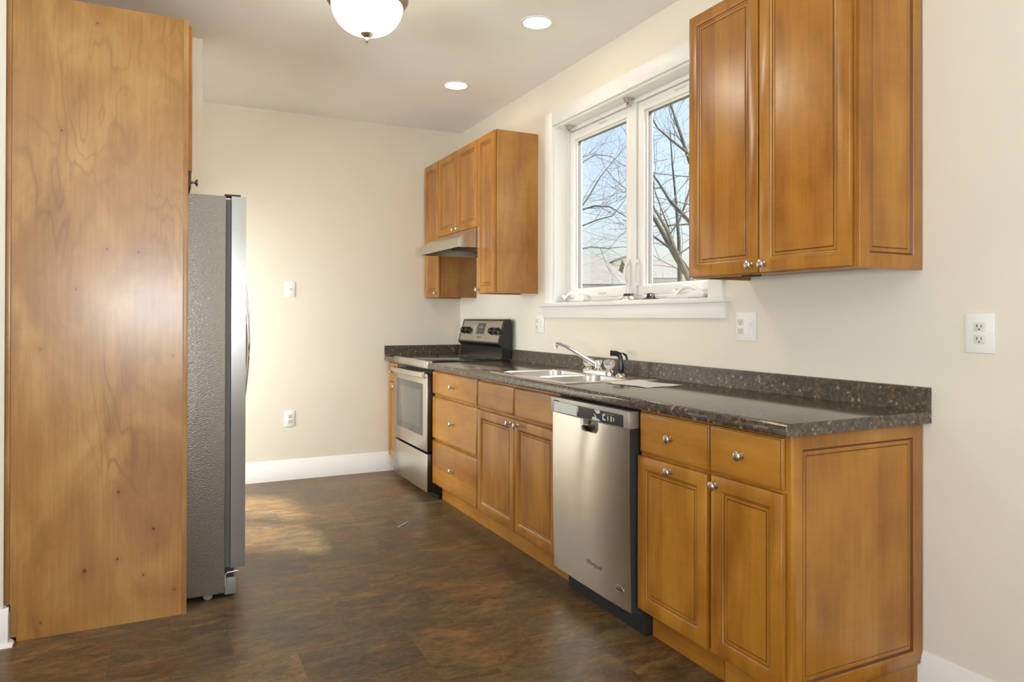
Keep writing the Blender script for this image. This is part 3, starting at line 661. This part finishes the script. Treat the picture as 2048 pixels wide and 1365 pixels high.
# ------------------------------------------------------------------ range
t = thing('range', 'freestanding stainless electric range with black glass top', 'range', (-12, (Y4+Y5)/2, 0))
R0, R1 = Y4+.05, Y5-.05; XR = -25.6
MB().box(-23.2, -1.2, R0+.05, R1-.05, 1.2, 35.6, .05).build('body', 'black', t)
for y in (R0+2, R1-2): MB().lathe([(0, .8), (1.2, .7)], (-20, y, 0), (0, 0, 1), 12).build('foot', 'black_matte', t)
MB().box(-22.4, -21.6, R0+.4, R1-.4, .1, 2).build('toe_panel', 'black_matte', t)
ct = MB().box(-24.3, -4.0, R0, R1, 35.6, 36.35, .15).build('cooktop', 'glass_black', t)
MB().box(-25.5, -24.2, R0, R1, 34.4, 36.3, .12).build('front_trim', 'steel', t)
for x, y, rr in ((-18.5, R0+7.5, 4.2), (-18.5, R1-7.5, 3.6), (-9.5, R0+7.5, 3.4), (-9.5, R1-7.5, 4.2)):
    k = MB(); k.ring([[(x+a*math.cos(2*math.pi*q/40), y+a*math.sin(2*math.pi*q/40), 36.35+h) for q in range(40)] for a, h in ((rr, 0), (rr, .012), (rr-.12, .012), (rr-.12, 0))], caps=(False, False)); k.build('burner_ring', 'grey', ct)
MB().box(XR+.25, -23.2, R0+.12, R1-.12, 12.6, 33.0, .05).build('door_liner', 'black', t)
MB().box(XR+.25, -23.2, R0+.12, R1-.12, 2.0, 12.0, .05).build('drawer_liner', 'black', t)
dr = MB().box(XR, XR+.24, R0+.1, R1-.1, 12.6, 33.0, .08).build('oven_door', 'steel', t)
MB().box(XR-.03, XR+.2, R0+3.4, R1-3.6, 16.3, 30.2, .02).build('window_border', 'oven_border', dr)
MB().box(XR-.06, XR-.02, R0+5.2, R1-5.4, 18.2, 28.4, .01).build('oven_window', 'oven_glass', dr)
MB().box(-24.3, -23.2, R0+.1, R1-.1, 33.0, 34.4).build('vent_gap', 'black', t)
k = MB(); hz = 32.7; n = 10
prof = lambda s_: (-26.2 - 1.2*math.sin(math.pi*s_)**.6, R0+1.0+(R1-R0-2.0)*s_)
k.ring([[(x, y, hz-.75), (x-.35, y, hz-.55), (x-.45, y, hz), (x-.35, y, hz+.55), (x, y, hz+.75), (x+.25, y, hz)] for x, y in [prof(q/n) for q in range(n+1)]])
k.box(-26.4, XR+.05, R0+.9, R0+1.9, hz-.8, hz+.8, .1); k.box(-26.4, XR+.05, R1-1.9, R1-.9, hz-.8, hz+.8, .1)
k.build('handle', 'steel', dr)
MB().box(XR, XR+.24, R0+.1, R1-.1, 2.0, 12.0, .08).build('storage_drawer', 'steel', t)
# backguard: sloped control head on a black riser
bg = MB(); bg.prism([(-4.2, 36.35), (-1.2, 36.35), (-1.2, 47.4), (-2.9, 47.4), (-4.9, 40.6), (-4.4, 40.0), (-4.0, 39.6), (-3.9, 37.2)], 1, R0+.1, R1-.1)
b_ = bg.build('backguard', 'black', t)
nf = Vector((-(47.4-40.6), 0, -2.0)).normalized(); nf = Vector((-6.8, 0, 2.0)).normalized()
def slope(s_, y, d_):      # s along the slope from bottom (0) to top (1)
    return Vector((-4.9+2.0*s_, y, 40.6+6.8*s_)) + nf*d_
def sbox(s0, s1, y0, y1, d0, d1):
    k = MB(); k.ring([[slope(s0, y0, d), slope(s0, y1, d), slope(s1, y1, d), slope(s1, y0, d)] for d in (d0, d1)]); return k
pn = sbox(.06, .92, R0+1.1, R1-1.1, -.1, .05).build('control_panel', 'steel', b_)
sbox(.36, .82, R0+12.0, R0+17.5, 0, .08).build('display', 'display', pn)
k = sbox(.60, .72, R0+13.5, R0+16, 0, .1); k.build('clock_window', 'oven_glass', pn)
for y in (R0+3.0, R0+6.4, R1-6.4, R1-3.0):
    k = MB(); p0 = slope(.5, y, .05); k.lathe([(0, 1.15), (.15, 1.15), (.25, .95), (1.0, .85), (1.15, .7), (1.17, .01)], p0, nf, 24); kk = k.build('knob', 'black', pn)
k = sbox(.42, .72, R0+19.3, R0+19.6, 0, .1); k.build('panel_mark', 'mark', pn)
def on_slope(u, v, d_): return tuple(slope(.2, R0+14.7-u, .06+d_) + Vector((2.0, 0, 6.8)).normalized()*v)
text_mesh('Whirlpool', .75, 'logo', 'mark_dark', pn, on_slope, .2)

# ------------------------------------------------------------------ range hood
t = thing('range_hood', 'stainless under-cabinet range hood with sloping front above the range', 'range hood', (-9, 129.5, 66.4))
H0, H1 = 114.75, 144.2
k = MB(); sec = [(-18.1, 66.5), (-18.2, 68.2), (-17.6, 69.2), (-13.6, 71.7), (-12.8, 72.05), (-.1, 72.05), (-.1, 66.5), (-.6, 66.5), (-.6, 71.6), (-12.9, 71.6), (-17.5, 68.3), (-17.6, 66.5)]
k.prism(sec, 1, H0+.12, H1-.12); k.prism([(-18.1, 66.5), (-18.2, 68.2), (-17.6, 69.2), (-13.6, 71.7), (-12.8, 72.05), (-.1, 72.05), (-.1, 66.5)], 1, H0, H0+.13); k.prism([(-18.1, 66.5), (-18.2, 68.2), (-17.6, 69.2), (-13.6, 71.7), (-12.8, 72.05), (-.1, 72.05), (-.1, 66.5)], 1, H1-.13, H1)
k.build('shell', 'steel', t)
k = MB(); k.box(-17.4, -.7, H0+.3, H1-.3, 67.6, 67.8); k.build('underside_plate', 'black', t)
k = MB(); k.box(-12, -3, H0+9, H1-9, 67.35, 67.6, .1); k.build('filter', 'charcoal', t)
MB().box(-15.5, -12.8, H0+3, H0+8, 67.3, 67.6, .1).build('light_lens', 'film', t)
for y in (H0+12, H0+15): MB().lathe([(0, .35), (.5, .3)], (-16.4, y, 67.6), (0, 0, -1), 10).build('switch', 'black_matte', t)

# ------------------------------------------------------------------ wall plates
def plate(name, label, cat, wall, a, z, w, h, kind, group):
    """wall 'b': back wall (a = x), 'r': right wall (a = y)"""
    t = thing(name, label, cat, (a, YB, z-h/2) if wall == 'b' else (0, a, z-h/2), group)
    def bx(mb, u0, u1, v0, v1, d0, d1, b=0):
        if wall == 'b': mb.box(a+u0, a+u1, YB-d1, YB-d0, z+v0, z+v1, b)
        else: mb.box(-d1, -d0, a-u1, a-u0, z+v0, z+v1, b)
        return mb
    bx(MB(), -w/2, w/2, -h/2, h/2, 0, .22, .1).build('plate', 'plastic', t)
    def duplex(u):
        for dv in (.75, -.75):
            r_ = bx(MB(), u-.62, u+.62, dv-.52, dv+.52, .2, .32, .08).build('socket', 'ivory', t)
            k = MB(); bx(k, u-.3, u-.2, dv-.05, dv+.28, .31, .335); bx(k, u+.2, u+.3, dv-.05, dv+.24, .31, .335); bx(k, u-.1, u+.1, dv-.36, dv-.2, .31, .335)
            k.build('slot', 'slot', r_)
    if kind == 'duplex': duplex(0)
    if kind == 'coax':
        k = MB(); k.lathe([(0, .3), (.12, .3), (.12, .2), (.45, .2), (.45, .01)], (a, YB-.2, z), (0, -1, 0), 16); k.build('jack', 'nickel', t)
        for q in (h/2-.5, -h/2+.5): bx(MB(), -.1, .1, q-.1, q+.1, .2, .26).build('screw', 'nickel', t)
    if kind == 'two':
        duplex(-w/4)
        k = bx(MB(), w/4-.62, w/4+.62, -1.3, 1.3, .2, .3, .06).build('switch_insert', 'plastic', t)
        q = MB(); bx(q, w/4+.0, w/4+.2, .2, .75, .29, .45, .03); bx(q, w/4-.35, w/4-.15, -.5, -.3, .29, .4, .03); q.build('switch', 'ivory', k)
    return t
plate('cable_plate', 'white cable jack plate high on the back wall', 'wall plate', 'b', -54.0, 56.1, 2.9, 4.6, 'coax', None)
plate('wall_outlet', 'white outlet low on the back wall beside the fridge', 'outlet', 'b', -54.0, 18.0, 2.9, 4.7, 'duplex', 'wall outlets')
plate('wall_outlet', 'double-gang outlet just left of the window apron, near the range', 'outlet', 'r', 102.9, 46.3, 4.7, 4.7, 'two', 'wall outlets')
plate('wall_outlet', 'double-gang outlet below the right end of the window sill', 'outlet', 'r', 30.35, 46.4, 4.6, 4.8, 'two', 'wall outlets')
plate('wall_outlet', 'white outlet on the bare wall at far right of the counter', 'outlet', 'r', -7.7, 46.1, 3.4, 4.8, 'duplex', 'wall outlets')

# ------------------------------------------------------------------ ceiling lamps
def can(x, y, label):
    t = thing('recessed_light', label, 'ceiling light', (x, y, CEIL), 'recessed ceiling lights')
    k = MB(); n = 40
    k.ring([[(x+a*math.cos(2*math.pi*q/n), y+a*math.sin(2*math.pi*q/n), CEIL-h) for q in range(n)] for a, h in ((3.5, 0), (3.45, .12), (3.2, .16), (2.85, .1), (2.8, 0))], caps=(False, False)); k.build('trim_ring', 'white', t)
    MB().lathe([(0, 2.82), (.05, 2.82), (.06, .01)], (x, y, CEIL-.07), (0, 0, 1), 40).build('lens', 'bulb', t)
can(-19.2, 69.0, 'lit recessed ceiling light in front of the kitchen window'); can(-19.4, 113.2, 'lit recessed ceiling light above the wall cabinets at the back')
LX, LY = -56.1, 62.7
t = thing('ceiling_lamp', 'frosted glass bowl ceiling lamp with pewter ring and finial', 'ceiling lamp', (LX, LY, CEIL))
MB().lathe([(0, 6.2), (-.5, 6.3), (-2.6, 5.2), (-3.6, 6.2), (-4.3, 7.0), (-5.2, 7.1), (-5.9, 6.7), (-6.3, 6.1), (-6.1, 5.7)], (LX, LY, CEIL), (0, 0, 1), 48).build('canopy', 'bronze', t)
MB().lathe([(-6.0 - 5.2*math.sin(math.pi/2*q/14), 6.15*math.cos(math.pi/2*q/14)**.85) for q in range(15)], (LX, LY, CEIL), (0, 0, 1), 48).build('glass_bowl', 'bowl', t)
MB().lathe([(-10.9, 1.2), (-11.2, 1.15), (-11.65, .65), (-11.85, .36), (-12.05, .42), (-12.4, .34), (-12.75, .14), (-12.8, .01)], (LX, LY, CEIL), (0, 0, 1), 24).build('finial', 'nickel', t)

# ------------------------------------------------------------------ small things
t = thing('sink_strainer', 'metal sink strainer basket standing on the window stool', 'strainer', (1.4, 65.6, 51.5), 'sink fittings on the window stool')
x, y = 1.2, 65.7
MB().lathe([(0, 1.7), (.25, 1.75), (.9, 1.2), (1.0, 1.1)], (x, y, 51.5), (0, 0, 1), 24).build('cup', 'nickel', t)
MB().lathe([(1.0, 1.05), (1.5, 1.05), (1.55, .3)], (x, y, 51.5), (0, 0, 1), 24).build('gasket_ring', 'rubber', t)
MB().lathe([(1.5, .16), (2.9, .16), (3.0, .05)], (x, y, 51.5), (0, 0, 1), 12).build('post', 'chrome', t)
t = thing('sink_stopper', 'black rubber sink stopper with wide flange on the window stool', 'stopper', (1.4, 58, 51.5), 'sink fittings on the window stool')
MB().lathe([(0, 1.9), (.2, 1.85), (.4, 1.0), (.9, .8), (1.3, .75), (1.4, .6), (1.4, .01)], (1.4, 58.3, 51.5), (0, 0, 1), 24).build('plug', 'rubber', t)
MB().box(.85, 1.05, 57.5, 57.9, 52.3, 52.75, .05).build('clip', 'chrome', t)
tag(MB().lathe([(0, 1.2), (.1, 1.2), (.12, .01)], (1.6, 61.6, 51.5), (0, 0, 1), 24).build('gasket_disc', 'grey'), 'flat grey washer on window stool between strainer and stopper', 'washer', 'sink fittings on the window stool')
tag(MB().tube([(-39.5, 97.6, .1), (-37.8, 99.1, .14), (-36.1, 100.8, .1)], .09, 6).build('plastic_strip', 'plastic'), 'thin white plastic strip lying on the brown floor', 'strip')

# ------------------------------------------------------------------ outdoors
GZ = -36
struct('ground', MB().box(6, 6000, -2500, 5200, GZ-10, GZ), 'grass')
def at(px, py, depth):
    """a place outdoors: sight line through the window, at its own distance"""
    return CAM + (fw + r1*((px-1024)/1425.43) + u1*((682.5-52.76-py)/1425.43))*depth
def grow(mb, p, d, r, L, lvl, rng):
    pts = [p]; rad = [r]; n = 4
    for i in range(n):
        d = (d + Vector((rng.uniform(-.36, .36), rng.uniform(-.36, .36), rng.uniform(-.22, .3)))).normalized()
        p = p + d*(L/n); pts.append(p); rad.append(r*(1-.75*(i+1)/n))
        if lvl > 0 and rng.random() < .85:
            ang = rng.uniform(.5, 1.0)*rng.choice((-1, 1))
            q = d.copy(); q.rotate(Matrix.Rotation(ang, 3, Vector((rng.uniform(-1, 1), rng.uniform(-1, 1), rng.uniform(-1, 1))).normalized()))
            grow(mb, p, q, rad[-1]*.7+.03, L*rng.uniform(.5, .75), lvl-1, rng)
    mb.tube(pts, rad, 5)
def tree(label, trunk, limbs, seed, twl, dens=1.0):
    rng = random.Random(seed); base = Vector(trunk[0][0])
    t = thing('bare_tree', label, 'tree', base, 'bare trees outside the window')
    MB().tube([Vector(p) for p, r in trunk], [r for p, r in trunk], 10).build('trunk', 'bark', t)
    tw = MB()
    for limb in [trunk[len(trunk)//2:]] + limbs:
        pts = [Vector(p) for p, r in limb]; rad = [r for p, r in limb]
        if limb is not trunk[len(trunk)//2:] and limb in limbs: MB().tube(pts, rad, 8).build('limb', 'bark', t)
        for i in range(len(pts)-1):
            seg = pts[i+1]-pts[i]; m = max(1, int(seg.length/16*dens))
            for q in range(m):
                s_ = (q+rng.random())/m; p = pts[i].lerp(pts[i+1], s_); r = rad[i]+(rad[i+1]-rad[i])*s_
                d = seg.normalized(); d.rotate(Matrix.Rotation(rng.uniform(.4, 1.1)*rng.choice((-1, 1)), 3, Vector((rng.uniform(-.5, .5), rng.uniform(-.5, .5), 1)) if rng.random() < .3 else fw))
                grow(tw, p, d, min(r*.5, .38)*rng.uniform(.5, 1), twl*rng.uniform(.6, 1.2), 2, rng)
    o = tw.build('twigs', 'twig', t); o['kind'] = 'stuff'
A_ = lambda l, D, dz=0: [(at(x, y, D + dz*i), r*.5) for i, (x, y, r) in enumerate(l)]
D1 = 330
b0 = at(1520, 640, D1); b0.z = GZ
trunkA = [(b0, 8.5), (at(1500, 640, D1), 7.5), (at(1440, 598, D1), 4.6), (at(1400, 572, D1+5), 3.0), (at(1370, 540, D1+8), 2.0), (at(1345, 500, D1+12), 1.5), (at(1322, 458, D1+16), 1.2), (at(1303, 428, D1+20), .95), (at(1280, 385, D1+24), .75), (at(1265, 330, D1+28), .5), (at(1255, 270, D1+30), .3)]
tree('large bare tree leaning left across the right window pane', trunkA, [
    A_([(1400, 572, 3.6), (1376, 556, 2.6), (1362, 525, 2.2), (1346, 492, 1.9), (1334, 460, 1.6), (1318, 432, 1.2), (1300, 405, .8), (1280, 380, .5)], D1, -6),
    A_([(1480, 560, 4), (1430, 500, 3), (1376, 440, 2.0), (1340, 402, 1.6), (1318, 366, 1.2), (1300, 342, .9), (1285, 322, .5)], D1, 7),
    A_([(1520, 560, 4), (1450, 430, 3), (1380, 325, 1.9), (1362, 270, 1.6), (1346, 222, 1.1), (1332, 186, .8), (1322, 150, .5)], D1, 5),
    A_([(1480, 430, 3), (1420, 350, 2), (1376, 306, 1.5), (1345, 282, 1.1), (1315, 256, .8), (1298, 224, .5)], D1, -5),
    A_([(1345, 500, 1.4), (1310, 475, 1.1), (1296, 468, .9), (1270, 452, .6), (1246, 440, .4)], D1, 9)], 3, 40, 1.15)
D2 = 560
b1 = at(1085, 640, D2); b1.z = GZ
trunkB = [(b1, 9), (at(1085, 600, D2), 7), (at(1092, 520, D2), 5.5), (at(1105, 440, D2), 4.4), (at(1120, 360, D2), 3.2), (at(1150, 290, D2), 2.0), (at(1185, 230, D2), 1.2), (at(1210, 170, D2), .6)]
tree('bare tree with fine branches filling the left window pane', trunkB, [
    A_([(1105, 470, 3), (1150, 432, 1.7), (1180, 390, 1.4), (1200, 355, 1.1), (1216, 335, .9), (1246, 300, .6), (1275, 270, .4)], D2, 6),
    A_([(1105, 452, 2.4), (1157, 422, 1.4), (1190, 412, 1.2), (1220, 414, 1.0), (1246, 430, .8), (1275, 448, .5)], D2, -8),
    A_([(1095, 515, 2.6), (1157, 500, 1.4), (1180, 494, 1.2), (1215, 497, .9), (1246, 494, .6), (1280, 500, .4)], D2, 5),
    A_([(1115, 380, 2.2), (1157, 330, 1.3), (1190, 310, 1.0), (1220, 312, .8), (1246, 330, .5), (1270, 345, .3)], D2, 8),
    A_([(1100, 490, 2), (1157, 455, 1.2), (1195, 440, .9), (1225, 432, .7), (1250, 400, .4)], D2, -4)], 11, 58, 1.0)
D3 = 700
b2 = at(1360, 640, D3); b2.z = GZ
tree('slender bare tree further off between the two houses', [(b2, 5), (at(1360, 560, D3), 2.6), (at(1358, 480, D3), 1.9), (at(1352, 400, D3), 1.4), (at(1345, 330, D3), .9), (at(1340, 260, D3), .5)],
     [A_([(1359, 520, 2.2), (1335, 450, 1.6), (1312, 390, 1.1), (1300, 340, .6)], D3, 6), A_([(1356, 450, 2), (1376, 390, 1.4), (1392, 320, .9), (1400, 260, .5)], D3, 6)], 23, 60, .6)

def house(label, corner, ux, w, dp, eave, ridge, roof_mat, wins, over=10, hip=0):
    """gabled house: wall corner nearest left, ux = direction along the eave wall, ridge parallel to it"""
    ux = Vector(ux).normalized(); uy = Vector((-ux.y, ux.x, 0)); c0 = Vector((corner[0], corner[1], GZ))
    if uy.dot(fw) < 0: uy = -uy
    t = thing('house', label, 'house', c0 + ux*w/2 + uy*dp/2, 'neighbouring houses')
    P = lambda a, b, z: c0 + ux*a + uy*b + Vector((0, 0, z-GZ))
    k = MB(); k.ring([[P(0, 0, GZ), P(0, dp, GZ), P(0, dp, eave), P(0, dp/2, ridge-4), P(0, 0, eave)], [P(w, 0, GZ), P(w, dp, GZ), P(w, dp, eave), P(w, dp/2, eave if hip else ridge-4), P(w, 0, eave)]]); k.build('wall', 'siding', t)
    k = MB(); sl = (ridge-eave)/(dp/2)
    prof = [(-over, eave-over*sl+3), (dp/2, ridge+3), (dp+over, eave-over*sl+3), (dp+over, eave-over*sl-3), (dp/2, ridge-3), (-over, eave-over*sl-3)]
    k.ring([[P(-over, b_, z) for b_, z in prof], [P(w+over-(hip if b_ == dp/2 else 0), b_, z) for b_, z in prof]]); k.build('roof', roof_mat, t)
    k = MB(); a0 = -over-2; ze = eave-over*sl-4
    k.ring([[P(-over, a0, ze-5), P(-over, a0+6, ze-5), P(-over, a0+6, ze+4), P(-over, a0, ze+4)], [P(w+over, a0, ze-5), P(w+over, a0+6, ze-5), P(w+over, a0+6, ze+4), P(w+over, a0, ze+4)]]); k.build('gutter', 'gutter', t)
    for a, z0, ww, hh, shut in wins:
        k = MB(); k.ring([[P(a, -2, z0), P(a+ww, -2, z0), P(a+ww, -2, z0+hh), P(a, -2, z0+hh)], [P(a, 1, z0), P(a+ww, 1, z0), P(a+ww, 1, z0+hh), P(a, 1, z0+hh)]]); o = k.build('window', 'white', t)
        k = MB()
        for s0, s1 in ((.08, .46), (.54, .92)): k.ring([[P(a+ww*.1, -2.6, z0+hh*s0), P(a+ww*.9, -2.6, z0+hh*s0), P(a+ww*.9, -2.6, z0+hh*s1), P(a+ww*.1, -2.6, z0+hh*s1)], [P(a+ww*.1, -1, z0+hh*s0), P(a+ww*.9, -1, z0+hh*s0), P(a+ww*.9, -1, z0+hh*s1), P(a+ww*.1, -1, z0+hh*s1)]])
        k.build('pane', 'pane', o)
        if shut:
            for q in (a-ww*.5, a+ww*1.06):
                k = MB(); k.ring([[P(q, -2.5, z0), P(q+ww*.44, -2.5, z0), P(q+ww*.44, -2.5, z0+hh), P(q, -2.5, z0+hh)], [P(q, 1, z0), P(q+ww*.44, 1, z0), P(q+ww*.44, 1, z0+hh), P(q, 1, z0+hh)]]); k.build('shutter', 'shutter', o)
    return t
c = at(1120, 600, 1000); house('white house with big pale roof seen through the left pane', c, (r1.x, r1.y, 0), 95, 220, 96, 142, 'shingle', [(20, 60, 20, 26, False), (70, 58, 14, 22, False)], 9, 34)
c = at(1268, 600, 1750); house('white house with shuttered windows seen through the right pane', c, (r1.x, r1.y, 0), 105, 260, 147, 200, 'shingle', [(46, 116, 17, 22, True), (78, 116, 17, 22, True)], 9)
c = at(1296, 600, 2300); house('far house with dark gable between the two pale houses', c, (fw.x, fw.y, 0), 200, 110, 232, 253, 'shingle_dark', [], 7)
